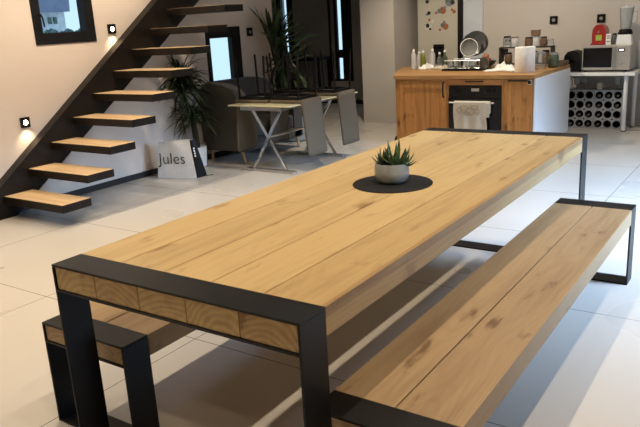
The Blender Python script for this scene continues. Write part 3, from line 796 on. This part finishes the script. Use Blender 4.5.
for i, (x, r, h, m_, lab) in enumerate(((-.22, .05, .13, 'clear', 'clear jar at the left end of the dark shelf'), (-.12, .045, .12, 'frost', 'pale jar second from left on the dark shelf'),
        (.05, .05, .11, 'jam', 'brown jar in the middle of the dark shelf'), (.14, .042, .12, 'frost', 'pale jar right of the brown jar on the dark shelf'),
        (.228, .042, .11, 'jam', 'brown jar near the right end of the dark shelf'), (.31, .037, .08, 'clear', 'small clear jar at the right end of the dark shelf'))):
    jar((-.80 + x, 7.30, KZ + .231), r, h, m_, lab, 'silver' if i % 2 else 'black', GJ)
t = thing('tin_box', 'small brown tin stacked on the jars in the middle of the shelf', 'tin', (-.67, 7.30, KZ + .352))
MB().box(-.05, .05, -.035, .035, .001, .06, .006).build('body', M['jam'], t); MB().box(-.052, .052, -.037, .037, .056, .07, .004).build('lid', M['wicker'], t)
for i, (x, r, h, m_, lab) in enumerate(((-.2, .045, .13, 'jam', 'brown jar under the shelf at the left'), (.12, .05, .14, 'greenglass', 'green jar under the shelf in the middle'), (.262, .045, .15, 'jam', 'brown jar under the shelf at the right'))):
    jar((-.80 + x, 7.30, KZ + .033), r, h, m_, lab, 'black', 'jars under the dark shelf')
bs = thing('wicker_tray', 'flat brown wicker tray at the back right corner of the worktop', 'tray', (-.42, 7.12, KZ), 0)
mb = MB(); mb.box(-.03, .12, -.05, .24, .001, .012, .003)
for a in ((-.03, .12, -.05, -.035), (-.03, .12, .225, .24), (-.03, -.015, -.035, .225), (.105, .12, -.035, .225)): mb.box(*a, .012, .055, .004)
mb.build('basket', M['wicker'], bs)
bs.location = (-.41, 7.14, KZ)

# ------------------------------------------------------------------ fridge and its magnets
fr = thing('fridge', 'tall beige fridge door with scattered magnets beside the pillar', 'fridge', (-2.58, 8.0, 0))
MB().box(0.005, .605, .03, .70, 0, 2.1, .004).build('body', M['fridge'], fr)
MB().box(0.0, .61, .0, .029, .03, .62, .008).build('door', M['fridge'], fr)
MB().box(0.0, .61, .0, .029, .63, 2.1, .008).build('door', M['fridge'], fr)
pk = thing('fridge_pocket', 'black box stuck to the fridge behind the bottles', 'box', (-2.25, 8.0, .82))
MB().box(-.075, .078, -.04, -.001, .0, .25, .006).build('box_body', M['black'], pk)
MB().box(-.07, .072, -.045, -.04, .2, .22).build('lip', M['blackgloss'], pk)
mg = {k: plain('magnet_' + k, c, .5) for k, c in dict(black=(.015, .015, .018), cream=(.55, .52, .45), rust=(.30, .10, .04), teal=(.10, .16, .17), steel=(.18, .19, .21)).items()}
def magnet(x, z, blobs, label):
    t = thing('magnet', label, 'magnet', (x, 8.0, z), 0, 'magnets on the beige fridge')
    for i, (dx, dz, r, m_) in enumerate(blobs):
        MB().lathe([(r * .8, -.009 - i * .0015), (r, -.006), (r, -.001)], (dx, 0, dz), axis='Y', seg=9 + i).build('patch', mg[m_], t)
magnet(-2.425, 1.66, [(0, 0, .028, 'black'), (.022, .02, .018, 'steel')], 'small black magnet at the top left of the fridge')
magnet(-2.40, 1.505, [(0, 0, .026, 'black'), (-.03, -.02, .016, 'teal'), (.02, .025, .014, 'cream')], 'dark magnet left on the fridge above the black and white one')
magnet(-2.345, 1.39, [(0, 0, .030, 'cream'), (-.05, .02, .018, 'rust')], 'cream and rust magnet in the lower left group')
magnet(-2.415, 1.315, [(0, 0, .05, 'cream'), (-.005, .015, .034, 'black'), (.03, -.03, .018, 'black')], 'black and white magnet, lowest at the left')
magnet(-2.19, 1.53, [(0, 0, .05, 'rust'), (-.05, -.005, .03, 'teal'), (.03, .035, .022, 'steel'), (-.10, -.03, .018, 'rust')], 'rust and teal flower shaped magnet, upper middle of the fridge')
magnet(-2.15, 1.31, [(0, 0, .045, 'rust'), (-.045, .02, .03, 'teal'), (-.02, .06, .02, 'steel'), (-.085, -.04, .018, 'rust')], 'rust and teal flower shaped magnet, lower middle of the fridge')
magnet(-2.09, 1.64, [(0, 0, .065, 'steel'), (.045, -.01, .035, 'black'), (-.02, .02, .035, 'teal')], 'large grey round magnet at the top right of the fridge')
magnet(-2.02, 1.505, [(0, 0, .026, 'rust'), (-.03, .025, .018, 'rust')], 'small rust coloured magnet at the right edge of the fridge')

# ------------------------------------------------------------------ white side table and what stands on it
SZ = .70
sd = thing('side_table', 'white narrow table with round legs against the back wall', 'table', (0, 0, 0))
MB().box(-.46, .44, 7.48, 8.03, SZ - .035, SZ, .003).build('tabletop', M['white'], sd)
for x, y in ((.335, 7.55), (.375, 7.90), (-.40, 7.55), (-.40, 7.95)):
    lg = MB().lathe([(.022, 0), (.024, .012), (.024, SZ - .036)], (x, y, 0), 18).build('leg', M['white'], sd, True)
    MB().lathe([(.027, .001), (.027, .012)], (x, y, 0), 18).build('foot', M['black'], lg)
mw = thing('microwave', 'grey microwave oven with a black door window on the white side table', 'microwave', (-.195, 7.6, SZ))
MB().box(0, .55, .015, .38, .02, .315, .008).build('body', M['mwgrey'], mw)
for x in (.04, .5):
    for y in (.05, .34): MB().lathe([(.015, .0), (.015, .022)], (x, y, 0), 12).build('foot', M['black'], mw)
dd = MB().box(.004, .385, -.004, .015, .024, .311, .004).build('door', M['mwgrey'], mw)
MB().box(.018, .345, -.006, -.003, .055, .285, .002).build('door_window', M['blackgloss'], dd)
MB().tube([(.368, -.03, .06), (.368, -.034, .17), (.368, -.03, .28)], .010, 10).build('handle', M['silver'], dd, True)
cp = MB().box(.388, .546, -.003, .015, .024, .311, .004).build('control_panel', M['mwgrey'], mw)
MB().box(.412, .485, -.006, -.003, .235, .275, .001).build('display_surround', M['black'], cp)
MB().box(.425, .472, -.0075, -.005, .245, .265).build('display', M['display'], cp)
MB().lathe([(.022, -.02), (.024, -.003)], (.45, 0, .12), axis='Y', seg=18).build('knob', M['silver'], cp, True)
MZ = SZ + .316
cm = thing('coffee_machine', 'small red domed coffee machine with a lime sticker on the microwave', 'coffee machine', (-.03, 7.74, MZ))
MB().prism([(-.078, .02), (.078, .02), (.08, .13), (.074, .18), (.055, .215), (.025, .235), (-.025, .235), (-.055, .215), (-.074, .18), (-.08, .13)], 'Y', -.05, .13).build('housing', M['red'], cm, True)
MB().box(-.085, .085, -.09, .13, 0, .022, .006).build('base', M['red'], cm)
MB().box(-.035, .035, -.054, -.05, .05, .115, .002).build('sticker', M['lime'], cm)
MB().lathe([(.012, -.062), (.014, -.05)], (-.005, 0, .15), axis='Y', seg=14).build('button', M['lamp_off'], cm)
pg = thing('carton', 'small pale printed carton right of the red coffee machine', 'carton', (.089, 7.68, MZ))
MB().box(-.028, .03, -.03, .03, 0, .125, .003).build('box_body', M['paper'], pg)
for z in (.03, .07, .095): MB().box(-.02, .022, -.0315, -.03, z, z + .014).build('print', mg['steel'], pg)
dj = thing('canister', 'small dark canister between the carton and the blender', 'canister', (.149, 7.69, MZ))
MB().lathe([(.026, 0), (.028, .01), (.028, .10), (.02, .112)], seg=18).build('body', M['plate'], dj, True); MB().lathe([(.022, .110), (.022, .128), (.016, .13)], seg=16).build('lid', M['black'], dj, True)
bl = thing('blender', 'countertop blender with clear jug on a white base on the microwave', 'blender', (.262, 7.72, MZ))
MB().prism([(-.088, 0), (.088, 0), (.075, .10), (.06, .112), (-.06, .112), (-.075, .10)], 'Y', -.075, .075).build('base', M['white'], bl)
MB().lathe([(.078, .112), (.082, .125), (.07, .165), (.055, .172)], seg=24).build('collar', M['black'], bl, True)
MB().lathe([(.05, .172), (.058, .19), (.078, .40), (.080, .415), (.076, .415), (.055, .20), (.046, .18)], seg=26).build('jug', M['jug'], bl, True)
MB().tube([(.075, 0, .37), (.12, 0, .36), (.115, 0, .25), (.065, 0, .23)], .009, 8).build('jug_handle', M['clear'], bl, True)
MB().lathe([(.081, .412), (.081, .43), (.03, .437), (.028, .455)], seg=24).build('lid', M['frost'], bl, True)
db = thing('bread_bin', 'black rounded bin beside the microwave on the white side table', 'bin', (-.31, 7.72, SZ))
MB().prism([(-.10, .0), (.10, 0), (.105, .12), (.095, .2), (.06, .245), (0, .26), (-.06, .245), (-.095, .2), (-.105, .12)], 'Y', -.1, .12).build('shell', M['black'], db, True)
MB().box(-.03, .03, -.112, -.1, .12, .14, .003).build('handle', M['blackgloss'], db)

# ------------------------------------------------------------------ bottle racks under the side table
def rack(loc, label):
    t = thing('bottle_rack', label, 'bottle rack', loc, 0, 'pale bottle racks under the side table')
    mb = MB().use(M['concrete']); P = .107; PZ = .1175; r = .045; seg = 24
    for i in range(3):
        for j in range(4):
            cx, cz = P * (i + .5), PZ * (j + .5)
            rect = []; circ = []; back = []
            for k in range(seg):
                a = 2 * math.pi * k / seg + math.pi / 4; c, s = math.cos(a), math.sin(a)
                m_ = max(abs(c), abs(s))
                rect.append(mb.bm.verts.new((cx + P / 2 * c / m_, 0, cz + PZ / 2 * s / m_)))
                circ.append(mb.bm.verts.new((cx + r * c, 0, cz + r * s))); back.append(mb.bm.verts.new((cx + r * c, .24, cz + r * s)))
            for k in range(seg):
                q = (k + 1) % seg
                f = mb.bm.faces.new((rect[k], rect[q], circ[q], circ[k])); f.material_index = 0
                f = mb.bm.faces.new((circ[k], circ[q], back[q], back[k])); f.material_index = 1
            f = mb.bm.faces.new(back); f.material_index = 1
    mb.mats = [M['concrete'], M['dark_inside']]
    mb.use(M['concrete'])
    w, h = 3 * P, 4 * PZ
    mb.box(-.003, 0, 0, .25, 0, h); mb.box(w, w + .003, 0, .25, 0, h); mb.box(-.003, w + .003, 0, .25, h, h + .003); mb.box(-.003, w + .003, .25, .253, 0, h)
    mb.build('block', None, t, normals=False)
    d = MB()
    for i in range(1, 3):
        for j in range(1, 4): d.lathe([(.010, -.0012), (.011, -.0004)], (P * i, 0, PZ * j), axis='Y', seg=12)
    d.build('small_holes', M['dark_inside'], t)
rack((-.372, 7.69, .002), 'left pale honeycomb bottle rack beside the island end panel')
rack((-.040, 7.69, .002), 'right pale honeycomb bottle rack beside the white table leg')
proto = None
def wine(x, col, row, rack_name):
    global proto
    rows = ['bottom', 'second lowest', 'second highest', 'top']; cols = ['left', 'middle', 'right']
    lab = 'bottle in the %s row, %s hole of the %s rack' % (rows[row], cols[col], rack_name)
    loc = (x + .107 * (col + .5), 7.69, .002 + .1175 * (row + .5) - .0065)
    if proto is None:
        proto = thing('wine_bottle', lab, 'bottle', loc, 0, 'wine bottles lying in the racks')
        MB().lathe([(.036, .236), (.0375, .228), (.0375, .09), (.03, .065), (.016, .045), (.014, -.004)], axis='Y', seg=18).build('glass_body', M['bottle_glass'], proto, True)
        MB().lathe([(.0155, .02), (.0155, -.008), (.012, -.012)], axis='Y', seg=14).build('capsule', M['foil'], proto, True)
    else: copy_tree(proto, loc, lab)
for c, r_ in ((2, 2), (1, 1), (2, 1), (0, 0), (1, 0), (2, 0)): wine(-.372, c, r_, 'left')
for c, r_ in ((0, 3), (1, 3), (2, 3), (0, 2), (2, 2), (0, 1), (0, 0)): wine(-.040, c, r_, 'right')
RZ = .002 + .47 + .003
GG = 'glasses stored on the bottle racks'
for x, y, lab in ((-.27, 7.74, 'left one of the two stem glasses on the left rack'), (-.19, 7.76, 'right one of the two stem glasses on the left rack'), (.205, 7.74, 'stem glass on the right end of the right rack'), (.262, 7.80, 'stem glass behind the table leg on the right rack')):
    t = thing('stem_glass', lab, 'glass', (x, y, RZ), 0, GG)
    MB().lathe([(.030, 0), (.030, .003), (.005, .008), (.005, .05)], seg=18).build('stem', M['clear'], t, True)
    MB().lathe([(.005, .05), (.030, .07), (.036, .10), (.030, .14), (.028, .14), (.033, .10), (.026, .072), (.004, .056)], seg=20).build('bowl', M['clear'], t, True)
t = thing('pitcher', 'small cream pitcher on top of the gap between the bottle racks', 'pitcher', (-.005, 7.76, RZ))
MB().lathe([(.028, 0), (.036, .012), (.038, .045), (.026, .07), (.028, .085), (.024, .085)], seg=20).build('body', M['towel'], t, True)
MB().tube([(.03, 0, .075), (.055, 0, .06), (.036, 0, .025)], .006, 8).build('handle', M['towel'], t, True)

# ------------------------------------------------------------------ lights
def spot(x, y, z, power, tx=None, ty=None, size=110, blend=.6, rad=.03, col=(1.0, .825, .61), tz=0):
    l = bpy.data.lights.new('ceiling_or_fill_spot', 'SPOT'); l.energy = power; l.spot_size = R(size); l.spot_blend = blend; l.shadow_soft_size = rad; l.color = col
    o = bpy.data.objects.new('ceiling_or_fill_spot', l); COL.objects.link(o); o.location = (x, y, z)
    d = Vector((x if tx is None else tx, y if ty is None else ty, tz)) - Vector((x, y, z))
    o.rotation_euler = d.to_track_quat('-Z', 'Y').to_euler(); return o
for y in (-1.6, -.2, 1.2, 2.6, 4.0): spot(1.75, y, CZ - .03, 44 if y < 2 else 28, rad=.02)
for y in (-1.6, -.2, 1.2, 2.6, 3.8): spot(-1.25, y, CZ - .03, 70, rad=.02)
for y in (-.2, 1.2, 2.6): spot(.88, y, CZ - .03, 46, rad=.02)
for y in (.4, 1.8, 3.2): spot(-2.75, y, CZ - .03, 75, -3.3, y)  # added wall washers without a known fixture, brightening the left wall
spot(-2.2, 2.0, CZ - .03, 30, -3.15, 3.7, 55, .8, tz=.2)  # added fill light aimed at the shopping bag to brighten it
spot(-1.9, 5.7, CZ - .03, 150, -1.7, 7.0, col=(1, .87, .68))  # added fill light lifting the kitchen and the wall behind it
spot(.2, 6.2, CZ - .03, 75, .1, 7.5, col=(1, .87, .68))  # second added fill, towards the back wall and side table
spot(-4.8, 7.8, CZ - .03, 10)
# lit wall lamps wash the wall below them
for y, z in ((2.274, .765), (3.357, 1.516)):
    spot(XL + .05, y, z - .03, 3.2, XL + .012, y, 100, .9, .02, (1, .78, .48), tz=z - .5)
# daylight through the right hand windows
a = bpy.data.lights.new('window_daylight', 'AREA'); a.shape = 'RECTANGLE'; a.size = 3.0; a.size_y = 1.0; a.energy = 260; a.color = (.50, .70, 1.0); a.spread = R(60)
ao = bpy.data.objects.new('window_daylight', a); COL.objects.link(ao); ao.location = (XR + .35, 4.1, 2.25)
ao.rotation_euler = (Vector((2.0, 3.9, 0)) - ao.location).to_track_quat('-Z', 'Y').to_euler()

w = bpy.data.worlds.new('dusk_sky'); scene.world = w; w.use_nodes = True
bgn = w.node_tree.nodes['Background']
nt = w.node_tree
tc = nt.nodes.new('ShaderNodeTexCoord'); sp = nt.nodes.new('ShaderNodeSeparateXYZ'); cr = nt.nodes.new('ShaderNodeValToRGB')
nt.links.new(tc.outputs['Generated'], sp.inputs[0]); nt.links.new(sp.outputs[2], cr.inputs[0]); nt.links.new(cr.outputs[0], bgn.inputs[0])
cr.color_ramp.elements[0].color = (.52, .72, .86, 1); cr.color_ramp.elements[1].color = (.22, .42, .75, 1)
bgn.inputs[1].default_value = 1.05

# ------------------------------------------------------------------ camera
cx, cy, cz_, yaw, pitch, roll, fpx = 1.92892523, -1.22990214, 1.47008876, -.606571080, .273124205, -.0577504054, 683.07278
fw_ = Vector((math.sin(yaw) * math.cos(pitch), math.cos(yaw) * math.cos(pitch), -math.sin(pitch)))
rt = Vector((math.cos(yaw), -math.sin(yaw), 0)); up_ = rt.cross(fw_)
r2 = rt * math.cos(roll) + up_ * math.sin(roll); u2 = up_ * math.cos(roll) - rt * math.sin(roll)
cam = bpy.data.cameras.new('camera'); co = bpy.data.objects.new('camera', cam); COL.objects.link(co)
co.matrix_world = Matrix(((r2.x, u2.x, -fw_.x, cx), (r2.y, u2.y, -fw_.y, cy), (r2.z, u2.z, -fw_.z, cz_), (0, 0, 0, 1)))
cam.sensor_fit = 'HORIZONTAL'; cam.sensor_width = 36; cam.lens = fpx / 640 * 36; cam.clip_start = .05; cam.clip_end = 100
scene.camera = co
scene.cycles.sample_clamp_indirect = 2.0; scene.cycles.caustics_reflective = False; scene.cycles.caustics_refractive = False
scene.view_settings.view_transform = 'Standard'
scene.view_settings.look = 'None'
scene.view_settings.exposure = .36
